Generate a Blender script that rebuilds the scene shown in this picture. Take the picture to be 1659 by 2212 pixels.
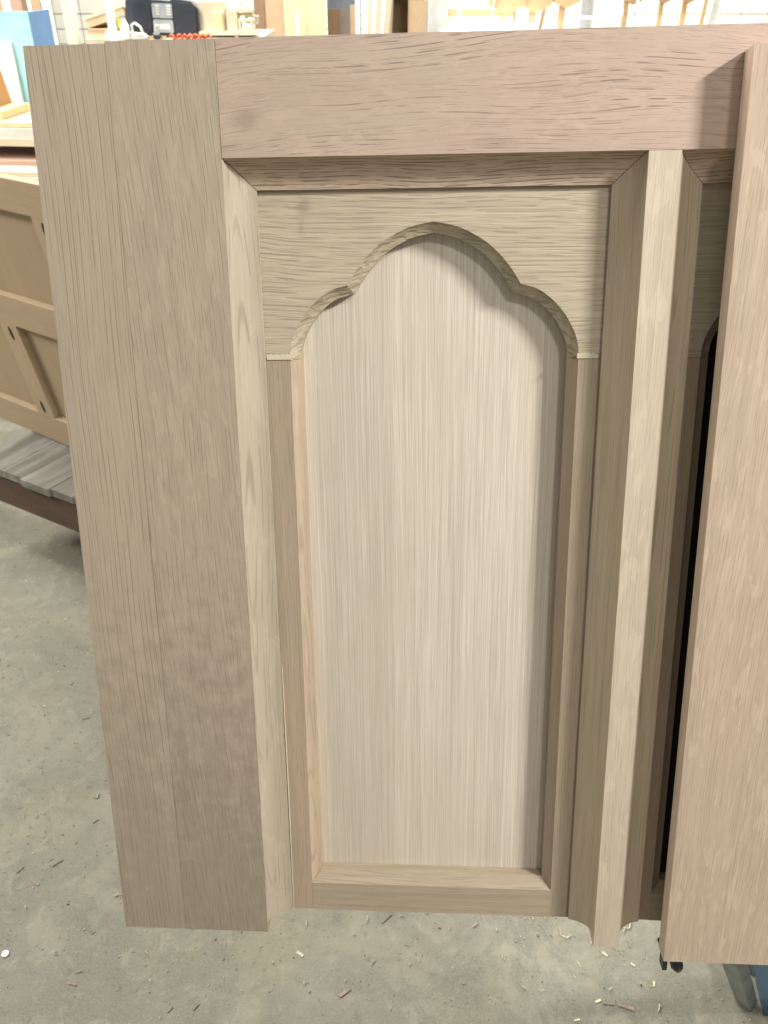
import bpy, bmesh, math, random
from mathutils import Vector, Matrix
rng = random.Random(7)
R = math.radians
for o in list(bpy.data.objects): bpy.data.objects.remove(o)
S = bpy.context.scene
COL = S.collection

# ------------------------------------------------------------------ camera
cam_d = bpy.data.cameras.new('camera'); cam = bpy.data.objects.new('camera', cam_d); COL.objects.link(cam)
cam.location = (0, 0, 1.55); cam.rotation_euler = (R(90 - 33), 0, 0)
cam_d.sensor_fit = 'VERTICAL'; cam_d.sensor_height = 36.0; cam_d.lens = 36.0 * 1853 / 2212
cam_d.clip_start = 0.02; cam_d.clip_end = 100
cam_d.dof.use_dof = True; cam_d.dof.focus_distance = 0.80; cam_d.dof.aperture_fstop = 15
S.camera = cam

# ------------------------------------------------------------------ world and lamps
S.view_settings.view_transform = 'Standard'; S.view_settings.look = 'None'
S.view_settings.exposure = 0.0; S.view_settings.gamma = 1.0
w = bpy.data.worlds.new('World'); S.world = w; w.use_nodes = True
bg = w.node_tree.nodes['Background']; bg.inputs[0].default_value = (.985, .942, .862, 1); bg.inputs[1].default_value = 0.39

def area(name, loc, target, sx, sy, power, col=(1, .95, .87), spread=180):
    l = bpy.data.lights.new(name, 'AREA'); l.shape = 'RECTANGLE'; l.size = sx; l.size_y = sy
    l.energy = power; l.color = col; l.spread = R(spread)
    o = bpy.data.objects.new(name, l); COL.objects.link(o); o.location = loc
    d = (Vector(target) - Vector(loc)); o.rotation_euler = d.to_track_quat('-Z', 'Y').to_euler()
    return o
PT = (0.05, 0.65, 1.25)
area('ceiling_or_fill_lamp', (1.67, -0.04, 2.66), PT, 0.30, 0.10, 78, (.99, .966, .92))
area('ceiling_or_fill_lamp', (1.05, -1.35, 3.60), PT, 0.40, 0.16, 30)
area('ceiling_or_fill_lamp', (-2.4, 3.2, 4.2), (-2.0, 3.2, 0), 2.4, 0.5, 210)
area('ceiling_or_fill_lamp', (-4.0, 1.6, 3.3), (-1.2, 2.3, .6), 1.2, 0.3, 150)  # added fill lamp with no known fixture, brightens the cabinet face
area('ceiling_or_fill_lamp', (-1.2, 6.0, 4.2), (-1.2, 6.2, 0), 3.0, 0.5, 340)
area('ceiling_or_fill_lamp', (2.0, 8.0, 4.2), (2.0, 8.3, 0), 3.0, 0.5, 210)
area('ceiling_or_fill_lamp', (-1.0, 12.0, 4.2), (-1.0, 13.4, 0), 5.0, 0.5, 620)
area('ceiling_or_fill_lamp', (4.0, 12.0, 4.2), (4.0, 13.4, 0), 5.0, 0.5, 620)

# ------------------------------------------------------------------ materials
def nt(name):
    m = bpy.data.materials.new(name); m.use_nodes = True
    t = m.node_tree; b = t.nodes['Principled BSDF']
    return m, t, b
class G:
    def __init__(s, t): s.t = t
    def n(s, typ, **k):
        x = s.t.nodes.new(typ)
        for a, v in k.items(): setattr(x, a, v)
        return x
    def l(s, a, b): s.t.links.new(a, b)
    def math(s, op, a, b=None, c=None, clamp=False):
        x = s.n('ShaderNodeMath', operation=op); x.use_clamp = clamp
        for i, v in enumerate((a, b, c)):
            if v is None: continue
            if isinstance(v, (int, float)): x.inputs[i].default_value = v
            else: s.l(v, x.inputs[i])
        return x.outputs[0]
    def mapr(s, v, a, b, c=0, d=1):
        x = s.n('ShaderNodeMapRange', interpolation_type='SMOOTHSTEP'); s.l(v, x.inputs[0])
        for i, q in enumerate((a, b, c, d)): x.inputs[i + 1].default_value = q
        return x.outputs[0]
    def mix(s, f, a, b, mode='MIX'):
        x = s.n('ShaderNodeMix', data_type='RGBA', blend_type=mode)
        if isinstance(f, (int, float)): x.inputs[0].default_value = f
        else: s.l(f, x.inputs[0])
        for i, v in ((6, a), (7, b)):
            if isinstance(v, tuple): x.inputs[i].default_value = v if len(v) == 4 else (*v, 1)
            else: s.l(v, x.inputs[i])
        return x.outputs[2]
    def noise(s, vec, scale, detail=3, rough=.5, dist=0, dim='3D'):
        x = s.n('ShaderNodeTexNoise'); s.l(vec, x.inputs['Vector'])
        x.inputs['Scale'].default_value = scale; x.inputs['Detail'].default_value = detail
        x.inputs['Roughness'].default_value = rough; x.inputs['Distortion'].default_value = dist
        return x
    def mapping(s, vec, loc=(0, 0, 0), scale=(1, 1, 1), rot=(0, 0, 0)):
        x = s.n('ShaderNodeMapping'); s.l(vec, x.inputs['Vector'])
        x.inputs['Location'].default_value = loc; x.inputs['Scale'].default_value = scale; x.inputs['Rotation'].default_value = rot
        return x.outputs[0]

def wood(name, base, dark=None, axis='y', seed=0, band=.35, bandf=70, fine=.3, pores=.5, pore_s=(420, 24), pore_t=(.60, .70),
         lines=0, line_f=260, line_w=.16, dash_f=22, dash_t=.46, warp=.006, warp_s=4, slope=0, fleck=0, fleck_s=(55, 14), tint=None, tint_amt=.5, knots_and_shade=(), bunch=0, boards=0, rough=.62, bump=.35, bend=0):
    m, t, b = nt(name); g = G(t)
    tc = g.n('ShaderNodeTexCoord').outputs['Object']
    P = g.mapping(tc, loc=(seed * .37, seed * .53, seed * .11), rot=(0, 0, slope))
    dark = dark or tuple(c * .62 for c in base)
    # warp of the grain across its direction
    A = (1, 0, 1) if axis == 'y' else (0, 1, 1)
    ws = (warp_s, warp_s * .45, warp_s) if axis == 'y' else (warp_s * .45, warp_s, warp_s)
    wn = g.noise(g.mapping(P, scale=ws), 1.0, 2, .5)
    sub = g.n('ShaderNodeVectorMath', operation='SUBTRACT'); g.l(wn.outputs['Color'], sub.inputs[0]); sub.inputs[1].default_value = (.5, .5, .5)
    mu = g.n('ShaderNodeVectorMath', operation='MULTIPLY'); g.l(sub.outputs[0], mu.inputs[0]); mu.inputs[1].default_value = tuple(a * warp * 6 for a in A)
    ad = g.n('ShaderNodeVectorMath', operation='ADD'); g.l(P, ad.inputs[0]); g.l(mu.outputs[0], ad.inputs[1])
    W = ad.outputs[0]
    if bend:      # a long arc in the grain
        sp = g.n('ShaderNodeSeparateXYZ'); g.l(tc, sp.inputs[0])
        q = g.math('MULTIPLY', g.math('POWER', g.math('ABSOLUTE', g.math('SUBTRACT', sp.outputs[0], .17)), 2.0), bend)
        cb = g.n('ShaderNodeCombineXYZ'); g.l(q, cb.inputs[1])
        a2 = g.n('ShaderNodeVectorMath', operation='ADD'); g.l(W, a2.inputs[0]); g.l(cb.outputs[0], a2.inputs[1]); W = a2.outputs[0]
    def sc(a, l): return (a, l, a) if axis == 'y' else (l, a, a)
    n1 = g.noise(g.mapping(W, scale=sc(bandf, 1.6)), 1, 4, .6).outputs['Fac']
    n2 = g.noise(g.mapping(W, scale=sc(620, 9)), 1, 3, .6).outputs['Fac']
    col = g.mix(g.math('MULTIPLY', g.mapr(n1, .3, .7), band), base, dark)
    light = tuple(min(1, c * 1.22) for c in base)
    col = g.mix(g.math('MULTIPLY', g.mapr(n2, .42, .70), fine), col, light)
    if tint:
        n3 = g.noise(g.mapping(W, scale=sc(11, 3)), 1, 3, .55).outputs['Fac']
        col = g.mix(g.math('MULTIPLY', g.mapr(n3, .38, .66), tint_amt), col, tint)
    n5 = g.noise(g.mapping(W, scale=sc(38, 7)), 1, 4, .6).outputs['Fac']
    col = g.mix(g.math('MULTIPLY', g.mapr(n5, .45, .75), .16), col, dark)
    if boards:     # narrow boards glued side by side, each its own tone
        sb_ = g.n('ShaderNodeSeparateXYZ'); g.l(P, sb_.inputs[0]); fb_ = g.math('FLOOR', g.math('MULTIPLY', sb_.outputs[0], boards))
        wn_ = g.n('ShaderNodeTexWhiteNoise', noise_dimensions='1D'); g.l(fb_, wn_.inputs['W'])
        col = g.mix(g.math('MULTIPLY', wn_.outputs['Value'], .30), col, dark)
    if fleck:
        n4 = g.noise(g.mapping(W, scale=sc(*fleck_s)), 1, 2, .5, .6).outputs['Fac']
        col = g.mix(g.math('MULTIPLY', g.mapr(n4, .57, .605), fleck * .8), col, light)
    pr = g.noise(g.mapping(W, scale=sc(*pore_s)), 1, 1, .4).outputs['Fac']
    rows = g.noise(g.mapping(W, loc=(3, 3, 3), scale=sc(110, 3)), 1, 2, .5).outputs['Fac']
    pm = g.math('MULTIPLY', g.mapr(pr, *pore_t), g.mapr(rows, .38, .58, .25, 1))
    pm = g.math('MULTIPLY', pm, pores)
    if lines:      # open grain: near-parallel pore lines, each broken into dashes of its own
        sx = g.n('ShaderNodeSeparateXYZ'); g.l(W, sx.inputs[0])
        ac, al = (0, 1) if axis == 'y' else (1, 0)
        wob = g.noise(g.mapping(W, loc=(5, 2, 8), scale=sc(16, 2.2)), 1, 1, .5).outputs['Fac']
        ph = g.math('ADD', g.math('MULTIPLY', g.math('ADD', sx.outputs[ac], g.math('MULTIPLY', sx.outputs[2], .8)), line_f), g.math('MULTIPLY', wob, line_f * .022))
        acc = None
        for q, (off, st, wd) in enumerate(((0.0, 1.0, line_w), (.43, .75, line_w * .8))):
            p2 = g.math('ADD', g.math('MULTIPLY', ph, 1.0 if q == 0 else 1.37), off); fl_ = g.math('FLOOR', p2); fr_ = g.math('SUBTRACT', p2, fl_)
            cv = g.n('ShaderNodeCombineXYZ'); g.l(g.math('MULTIPLY', fl_, 13.71), cv.inputs[0]); g.l(g.math('MULTIPLY', sx.outputs[al], dash_f), cv.inputs[1])
            dn_ = g.noise(cv.outputs[0], 1, 1.5, .5).outputs['Fac']
            jit = g.noise(cv.outputs[0], .35, 1, .5).outputs['Fac']
            ds = g.math('ABSOLUTE', g.math('SUBTRACT', fr_, g.math('ADD', .1, g.math('MULTIPLY', jit, .8))))
            li = g.math('MULTIPLY', g.mapr(ds, wd * .25, wd, 1, 0), g.mapr(dn_, dash_t, dash_t + .12))
            li = g.math('MULTIPLY', li, st); acc = li if acc is None else g.math('MAXIMUM', acc, li)
        if bunch:
            bn = g.noise(g.mapping(W, loc=(2, 6, 1), scale=sc(55, 7)), 1, 2, .5).outputs['Fac']
            acc = g.math('MULTIPLY', acc, g.mapr(bn, .36, .60, .12, 1))
        pm = g.math('MAXIMUM', pm, g.math('MULTIPLY', acc, lines))
    pd = tuple(c * .30 for c in base)
    col = g.mix(pm, col, pd)
    for (kx, ky, kr, ks, kst) in knots_and_shade:        # centre, radius across, stretch, strength
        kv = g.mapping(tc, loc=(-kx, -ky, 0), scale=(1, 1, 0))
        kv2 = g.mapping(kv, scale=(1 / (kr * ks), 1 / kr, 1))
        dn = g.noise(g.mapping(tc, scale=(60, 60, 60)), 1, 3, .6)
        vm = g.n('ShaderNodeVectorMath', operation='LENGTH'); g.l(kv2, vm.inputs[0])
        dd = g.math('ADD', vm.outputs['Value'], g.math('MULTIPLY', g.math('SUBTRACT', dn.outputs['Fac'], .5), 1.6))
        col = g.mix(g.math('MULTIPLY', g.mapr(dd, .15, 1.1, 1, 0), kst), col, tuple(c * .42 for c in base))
    g.l(col, b.inputs['Base Color'])
    b.inputs['Roughness'].default_value = rough
    b.inputs['Specular IOR Level'].default_value = .25
    h = g.math('SUBTRACT', g.math('MULTIPLY', n2, .35), g.math('MULTIPLY', pm, 1.3))
    bp = g.n('ShaderNodeBump'); bp.inputs['Strength'].default_value = bump; bp.inputs['Distance'].default_value = .0006
    g.l(h, bp.inputs['Height']); g.l(bp.outputs[0], b.inputs['Normal'])
    return m

def plain(name, col, rough=.55, var=.12, vs=6, metallic=0, bump=0, spec=.4):
    m, t, b = nt(name); g = G(t)
    tc = g.n('ShaderNodeTexCoord').outputs['Object']
    n = g.noise(tc, vs, 4, .6).outputs['Fac']
    c = g.mix(g.mapr(n, .3, .7), tuple(x * (1 - var) for x in col), tuple(min(1, x * (1 + var)) for x in col))
    g.l(c, b.inputs['Base Color']); b.inputs['Roughness'].default_value = rough; b.inputs['Metallic'].default_value = metallic
    b.inputs['Specular IOR Level'].default_value = spec
    if bump:
        bp = g.n('ShaderNodeBump'); bp.inputs['Strength'].default_value = bump; bp.inputs['Distance'].default_value = .002
        g.l(g.noise(tc, vs * 12, 4, .6).outputs['Fac'], bp.inputs['Height']); g.l(bp.outputs[0], b.inputs['Normal'])
    return m

PINK = (.42, .315, .262); TAN = (.41, .335, .262); OLIVE = (.40, .345, .262)
M = {}
M['stile'] = wood('oak stile', (.410, .346, .262), axis='y', seed=1, band=.24, bandf=48, fine=.28, pores=.15, pore_s=(1100, 40), pore_t=(.55, .66), lines=.42, line_f=290, line_w=.13, dash_f=24, dash_t=.47,
                  warp=.0045, warp_s=4, slope=R(-3), fleck=.36, fleck_s=(120, 26), tint=(.415, .325, .255), tint_amt=.6, knots_and_shade=((-.118, -.325, .004, 1, .5), (-.118, -.165, .012, .7, .25), (-.05, -.74, .42, .34, .40)))  # last entry paints the light falloff on the lower stile into the wood
M['stile_outer'] = wood('oak outer stile board', (.420, .354, .268), axis='y', seed=4, band=.2, bandf=60, fine=.25, pores=.12, pore_s=(1100, 34), pore_t=(.56, .67), lines=.46, line_f=215, line_w=.11, dash_f=12, dash_t=.42,
                  warp=.003, warp_s=3.5, slope=R(-1), tint=(.445, .352, .275), tint_amt=.4, knots_and_shade=((-.12, -.76, .42, .40, .34),))  # large entry paints the same dimmer light low on the outer board
M['rail'] = wood('oak rail', (.472, .356, .292), axis='x', seed=2, band=.20, bandf=70, fine=.25, pores=.2, pore_s=(1000, 90), pore_t=(.55, .66), lines=.66, line_f=235, line_w=.13, dash_f=36, dash_t=.46, bunch=1,
                 warp=.006, warp_s=6, slope=R(-3), bend=.35, fleck=.2, fleck_s=(90, 40), tint=(.445, .365, .28), tint_amt=.6, knots_and_shade=((.022, .028, .010, 1.7, .35), (.21, .006, .003, 10, .30), (.36, .036, .002, 9, .30)))
M['rail_mould'] = wood('oak rail moulding', (.50, .39, .295), axis='x', seed=3, band=.2, bandf=110, fine=.25, pores=.2, pore_s=(1000, 90), pore_t=(.55, .66), lines=.85, line_f=250, line_w=.18, dash_f=42, dash_t=.42, warp=.006, warp_s=7, slope=R(-1), tint=(.49, .37, .285), tint_amt=.5)
M['stile_mould'] = wood('oak stile moulding', (.385, .332, .252), axis='y', seed=5, band=.3, bandf=90, fine=.3, pores=.12, pore_s=(1100, 30), lines=.34, line_f=300, line_w=.13, dash_f=16, warp=.003, fleck=.3, fleck_s=(70, 20), tint=(.36, .30, .23), tint_amt=.6)
M['mullion_mould'] = wood('oak mullion moulding', (.455, .378, .275), axis='y', seed=6, band=.35, bandf=190, fine=.25, pores=.15, pore_s=(1000, 22), lines=.40, line_f=420, dash_f=12, warp=.0012, tint=(.465, .360, .265), tint_amt=.5)
M['mullion'] = wood('oak mullion', (.545, .468, .365), axis='y', seed=7, band=.3, bandf=150, fine=.35, pores=.2, pore_s=(1100, 28), lines=.30, line_f=400, line_w=.14, dash_f=20, warp=.002, fleck=.4, fleck_s=(80, 24), tint=(.49, .40, .31), tint_amt=.5, slope=R(1))
M['header'] = wood('oak arch header', (.475, .408, .305), axis='x', seed=8, band=.42, bandf=230, fine=.5, pores=.15, pore_s=(800, 30), lines=.28, line_f=280, line_w=.3, dash_f=25, warp=.003, warp_s=12, slope=R(1), tint=(.47, .385, .28), tint_amt=.3,
                   knots_and_shade=((.060, -.036, .013, .8, .45), (.058, -.052, .010, .5, .3)), bump=.9)
M['arch_cove'] = wood('routed oak end grain', (.45, .385, .28), dark=(.27, .225, .155), axis='x', seed=18, band=.55, bandf=230, fine=.35, pores=.4, pore_s=(420, 110), lines=.45, line_f=190, line_w=.4, dash_f=60, warp=.003, warp_s=14, bump=1.0)
M['strip'] = wood('oak side strip', (.395, .322, .235), axis='y', seed=9, band=.35, bandf=120, fine=.28, pores=.2, pore_s=(1000, 30), lines=.3, line_f=350, line_w=.14, warp=.002, tint=(.44, .325, .232), tint_amt=.5)
M['sill'] = wood('oak sill', (.405, .335, .245), axis='x', seed=10, band=.45, bandf=170, fine=.35, pores=.2, pore_s=(900, 24), lines=.3, line_f=350, line_w=.14, warp=.004, tint=(.44, .34, .25), tint_amt=.4)
M['panel'] = wood('pale oak panel', (.655, .595, .505), dark=(.40, .345, .27), axis='y', seed=11, band=.50, bandf=330, fine=.45, pores=.15, pore_s=(1100, 20), pore_t=(.54, .68), lines=.20, line_f=420, line_w=.26, dash_f=9, dash_t=.42, warp=.0010, warp_s=3, tint=(.60, .525, .41), tint_amt=.4, boards=15, bump=.25)
M['board'] = wood('oak front board', (.468, .372, .280), axis='y', seed=12, band=.28, bandf=120, fine=.5, pores=.2, pore_s=(1000, 30), lines=.32, line_f=400, line_w=.14, dash_f=22, warp=.004, slope=R(2.5), fleck=.55, fleck_s=(150, 26), tint=(.485, .368, .28), tint_amt=.5)
M['tearout'] = wood('torn oak end', (.56, .50, .37), axis='x', seed=13, band=.2, fine=.3, pores=.1)
M['black'] = plain('dark opening fill', (.020, .018, .017), .8, .3, 20)  # near-black sheet added to stand for the dark opening of the second bay

# concrete
def concrete():
    m, t, b = nt('concrete floor'); g = G(t)
    tc = g.n('ShaderNodeTexCoord').outputs['Object']
    a = g.noise(tc, 2.3, 5, .62, .4).outputs['Fac']; c = g.noise(g.mapping(tc, loc=(4, 2, 0)), 5.5, 6, .68, .8).outputs['Fac']
    d = g.noise(tc, 38, 5, .7).outputs['Fac']; e = g.noise(tc, 260, 3, .6).outputs['Fac']
    col = g.mix(g.mapr(a, .35, .65), (.150, .155, .124), (.212, .210, .165))
    col = g.mix(g.math('MULTIPLY', g.mapr(c, .46, .64), .7), col, (.275, .262, .200))
    c2 = g.noise(g.mapping(tc, loc=(14, 7, 0)), 9, 6, .72, 1.2).outputs['Fac']
    col = g.mix(g.math('MULTIPLY', g.mapr(c2, .48, .68), .5), col, (.118, .134, .108))
    yel = g.noise(g.mapping(tc, loc=(1, 9, 0)), 3.2, 3, .5).outputs['Fac']
    col = g.mix(g.math('MULTIPLY', g.mapr(yel, .52, .72), .45), col, (.245, .222, .135))
    f = g.noise(g.mapping(tc, loc=(3, 3, 0)), 19, 6, .75, .6).outputs['Fac']
    col = g.mix(g.math('MULTIPLY', g.mapr(f, .52, .66), .5), col, (.315, .295, .23))
    col = g.mix(g.math('MULTIPLY', g.mapr(d, .54, .70), .35), col, (.30, .285, .225))
    col = g.mix(g.math('MULTIPLY', g.mapr(d, .30, .44, 1, 0), .5), col, (.092, .092, .072))
    col = g.mix(g.math('MULTIPLY', g.mapr(e, .35, .7), .45), col, (.29, .275, .22))
    v = g.n('ShaderNodeTexVoronoi'); g.l(g.mapping(tc, scale=(1, 1, 0)), v.inputs['Vector']); v.inputs['Scale'].default_value = 70
    spk = g.math('MULTIPLY', g.mapr(v.outputs['Distance'], .05, .13, 1, 0), g.mapr(g.noise(tc, 7, 3).outputs['Fac'], .45, .6))
    col = g.mix(g.math('MULTIPLY', spk, .6), col, (.42, .38, .29))
    v2 = g.n('ShaderNodeTexVoronoi'); g.l(g.mapping(tc, loc=(5, 5, 0), scale=(1, 1, 0)), v2.inputs['Vector']); v2.inputs['Scale'].default_value = 30
    col = g.mix(g.math('MULTIPLY', g.mapr(v2.outputs['Distance'], .03, .08, 1, 0), .6), col, (.05, .046, .036))
    g.l(col, b.inputs['Base Color']); b.inputs['Roughness'].default_value = .62; b.inputs['Specular IOR Level'].default_value = .35
    bp = g.n('ShaderNodeBump'); bp.inputs['Strength'].default_value = .6; bp.inputs['Distance'].default_value = .003
    g.l(g.math('ADD', g.math('MULTIPLY', d, .6), g.math('MULTIPLY', e, .35)), bp.inputs['Height']); g.l(bp.outputs[0], b.inputs['Normal'])
    return m
M['concrete'] = concrete()

# ------------------------------------------------------------------ object helpers
def link(name, me, mat, parent=None):
    o = bpy.data.objects.new(name, me); COL.objects.link(o)
    if mat: me.materials.append(mat)
    if parent: o.parent = parent
    return o
def from_bm(name, bm, mat, parent=None, bevel=0, smooth=False):
    if bevel:
        es = [e for e in bm.edges if e.is_manifold and e.calc_face_angle(0) > R(35)]
        bmesh.ops.bevel(bm, geom=es, offset=bevel, segments=2, affect='EDGES', profile=.6, clamp_overlap=True)
    bmesh.ops.recalc_face_normals(bm, faces=bm.faces)
    me = bpy.data.meshes.new(name); bm.to_mesh(me); bm.free()
    if smooth:
        for p in me.polygons: p.use_smooth = True
    return link(name, me, mat, parent)
def add_box(bm, x0, x1, y0, y1, z0, z1, mtx=None):
    vs = [bm.verts.new((x, y, z)) for z in (z0, z1) for y in (y0, y1) for x in (x0, x1)]
    for f in ((0, 2, 3, 1), (4, 5, 7, 6), (0, 1, 5, 4), (2, 6, 7, 3), (0, 4, 6, 2), (1, 3, 7, 5)): bm.faces.new([vs[i] for i in f])
    if mtx: bmesh.ops.transform(bm, matrix=mtx, verts=vs)
    return vs
def box(name, b, mat, parent=None, bevel=0, mtx=None):
    bm = bmesh.new(); add_box(bm, *b, mtx=mtx); return from_bm(name, bm, mat, parent, bevel)
def add_prism(bm, pts, a, b, ax='y', fa=None, fb=None, mtx=None):
    """closed 2-D profile pushed along an axis; fa/fb give each profile point its own start and end"""
    def P(p, t):
        return {'y': (p[0], t, p[1]), 'x': (t, p[0], p[1]), 'z': (p[0], p[1], t)}[ax]
    A = [bm.verts.new(P(p, fa(p) if fa else a)) for p in pts]; B = [bm.verts.new(P(p, fb(p) if fb else b)) for p in pts]
    n = len(pts); bm.faces.new(A); bm.faces.new(B[::-1])
    for i in range(n): bm.faces.new((A[i], B[i], B[(i + 1) % n], A[(i + 1) % n]))
    if mtx: bmesh.ops.transform(bm, matrix=mtx, verts=A + B)
    return A + B
def add_tube(bm, pts, r, seg=8):
    rings = []
    for i, p in enumerate(pts):
        p = Vector(p); d = (Vector(pts[min(i + 1, len(pts) - 1)]) - Vector(pts[max(i - 1, 0)])).normalized()
        a = d.orthogonal().normalized(); b_ = d.cross(a)
        if rings:
            pa = prev; a = (pa - d * pa.dot(d)).normalized(); b_ = d.cross(a)
        prev = a
        rr = r[i] if isinstance(r, (list, tuple)) else r
        rings.append([bm.verts.new(p + (a * math.cos(t) + b_ * math.sin(t)) * rr) for t in [2 * math.pi * k / seg for k in range(seg)]])
    for i in range(len(rings) - 1):
        for k in range(seg): bm.faces.new((rings[i][k], rings[i][(k + 1) % seg], rings[i + 1][(k + 1) % seg], rings[i + 1][k]))
    bm.faces.new(rings[0][::-1]); bm.faces.new(rings[-1])
def tag(o, label, cat, group=None, kind=None):
    o['label'] = label; o['category'] = cat
    if group: o['group'] = group
    if kind: o['kind'] = kind
    return o
def thing(name, label, cat, loc=(0, 0, 0), rot=(0, 0, 0), group=None, mtx=None):
    o = bpy.data.objects.new(name, None); COL.objects.link(o); o.empty_display_size = .1
    if mtx is not None: o.matrix_world = mtx
    else: o.location = loc; o.rotation_euler = rot
    return tag(o, label, cat, group)

# ------------------------------------------------------------------ floor and far wall
bm = bmesh.new(); add_box(bm, -16, 16, -6, 16, -.05, 0)
fl = from_bm('floor', bm, M['concrete']); fl['kind'] = 'structure'

# ------------------------------------------------------------------ the oak frame
ROT = Matrix(((.9982, -.0113, -.0597), (-.0540, .2861, -.9567), (.0279, .9581, .2850)))
qt = ROT.to_quaternion()
FR = Matrix.Translation((-.1283, .7193, 1.4156)) @ qt.to_matrix().to_4x4()
X2, X3 = .3319, .3568; W0 = .0228; DM = .0190; ZH = -.0235; ZC = -.0308; ZP = -.0425; YB = -.7310
frame = thing('oak_panel_frame', 'large unfinished oak frame with a trefoil arched panel, leaning upright in front', 'panel frame', mtx=FR)
EPS = .0006
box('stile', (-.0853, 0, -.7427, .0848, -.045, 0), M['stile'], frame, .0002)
ob = box('stile', (-.1500, -.0853, -.7427, .0833, -.045, -.0003), M['stile_outer'], frame, .0002)
ob['label'] = 'paler straight-grained outer board, cut slightly shorter at the top'
box('top_rail', (.0004, 1.02, 0, .0850, -.045, -.0004), M['rail'], frame, .0006)
mu = box('mullion', (X2, X3, -.7465, -.0003, -.045, -.0002), M['mullion'], frame, .0008)

def cove(n=10, w=W0, d=DM, lip=.0222):
    a0, a1 = R(14), R(80); pts = []
    for i in range(n + 1):
        a = a0 + (a1 - a0) * i / n
        x = (math.cos(a0) - math.cos(a)) / (math.cos(a0) - math.cos(a1)); z = (math.sin(a) - math.sin(a0)) / (math.sin(a1) - math.sin(a0))
        pts.append((w * x, -d * z))
    return pts + [(w, -lip), (0, -lip)]
prof = cove()
def vert_mould(x, sgn, mat, label=None):
    bm = bmesh.new()
    add_prism(bm, [(x + sgn * (p[0] + .0001), p[1] - .0003) for p in prof], 0, 0, 'y', fa=lambda p: -abs(p[0] - x) - .0004, fb=lambda p: YB)
    o = from_bm('moulding', bm, mat, frame)
    for p in o.data.polygons: p.use_smooth = False
    return o
vert_mould(0, 1, M['stile_mould']); vert_mould(X2, -1, M['mullion_mould']); vert_mould(X3, 1, M['mullion_mould'])
vert_mould(X3 + X2, -1, M['mullion_mould'])
for xa, xb in ((0, X2), (X3, X3 + X2)):
    bm = bmesh.new()
    add_prism(bm, [(-p[0] - .0001, p[1] - .0005) for p in prof], 0, 0, 'x', fa=lambda p: xa + abs(p[0]) + .0002, fb=lambda p: xb - abs(p[0]) - .0002)
    from_bm('moulding', bm, M['rail_mould'], frame)
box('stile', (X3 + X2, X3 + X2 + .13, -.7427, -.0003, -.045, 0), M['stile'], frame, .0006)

def catmull(P, n):
    P = [(2 * P[0][0] - P[1][0], 2 * P[0][1] - P[1][1])] + P + [(2 * P[-1][0] - P[-2][0], 2 * P[-1][1] - P[-2][1])]
    out = []
    for i in range(1, len(P) - 2):
        for k in range(n):
            t = k / n; p0, p1, p2, p3 = P[i - 1:i + 3]
            out.append(tuple(.5 * (2 * p1[j] + (p2[j] - p0[j]) * t + (2 * p0[j] - 5 * p1[j] + 4 * p2[j] - p3[j]) * t * t + (3 * p1[j] - p0[j] - 3 * p2[j] + p3[j]) * t ** 3) for j in (0, 1)))
    return out + [P[-2]]
segA = catmull([(.0443, -.160), (.0449, -.1510), (.0477, -.1405), (.0566, -.1243), (.0682, -.1115), (.0812, -.1026), (.0946, -.0987)], 5)
segB = catmull([(.0946, -.0987), (.1024, -.0870), (.1135, -.0740), (.1274, -.0628), (.1475, -.0528), (.1673, -.0486)], 5)
CX = .1673; WC = .0085
def offs(S_, d):
    out = []
    for i, p in enumerate(S_):
        a = S_[max(i - 1, 0)]; b = S_[min(i + 1, len(S_) - 1)]
        tx, ty = b[0] - a[0], b[1] - a[1]; L = math.hypot(tx, ty); out.append((p[0] + ty / L * d, p[1] - tx / L * d))
    return out
oA, oB = offs(segA, WC), offs(segB, WC)
def isect(p, p2, q, q2):
    x1, y1 = p; x2, y2 = p2; x3, y3 = q; x4, y4 = q2; D = (x1 - x2) * (y3 - y4) - (y1 - y2) * (x3 - x4)
    a = x1 * y2 - y1 * x2; b = x3 * y4 - y3 * x4
    return ((a * (x3 - x4) - (x1 - x2) * b) / D, (a * (y3 - y4) - (y1 - y2) * b) / D)
mit = isect(oA[-2], oA[-1], oB[1], oB[0])
half_o = segA + [segA[-1]] + segB; half_i = oA + [mit] + oB
half_i = [(min(x, CX), y) for x, y in half_i]
outer = half_o + [(2 * CX - x, y) for x, y in half_o[::-1][1:]]
inner = half_i + [(2 * CX - x, y) for x, y in half_i[::-1][1:]]

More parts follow.
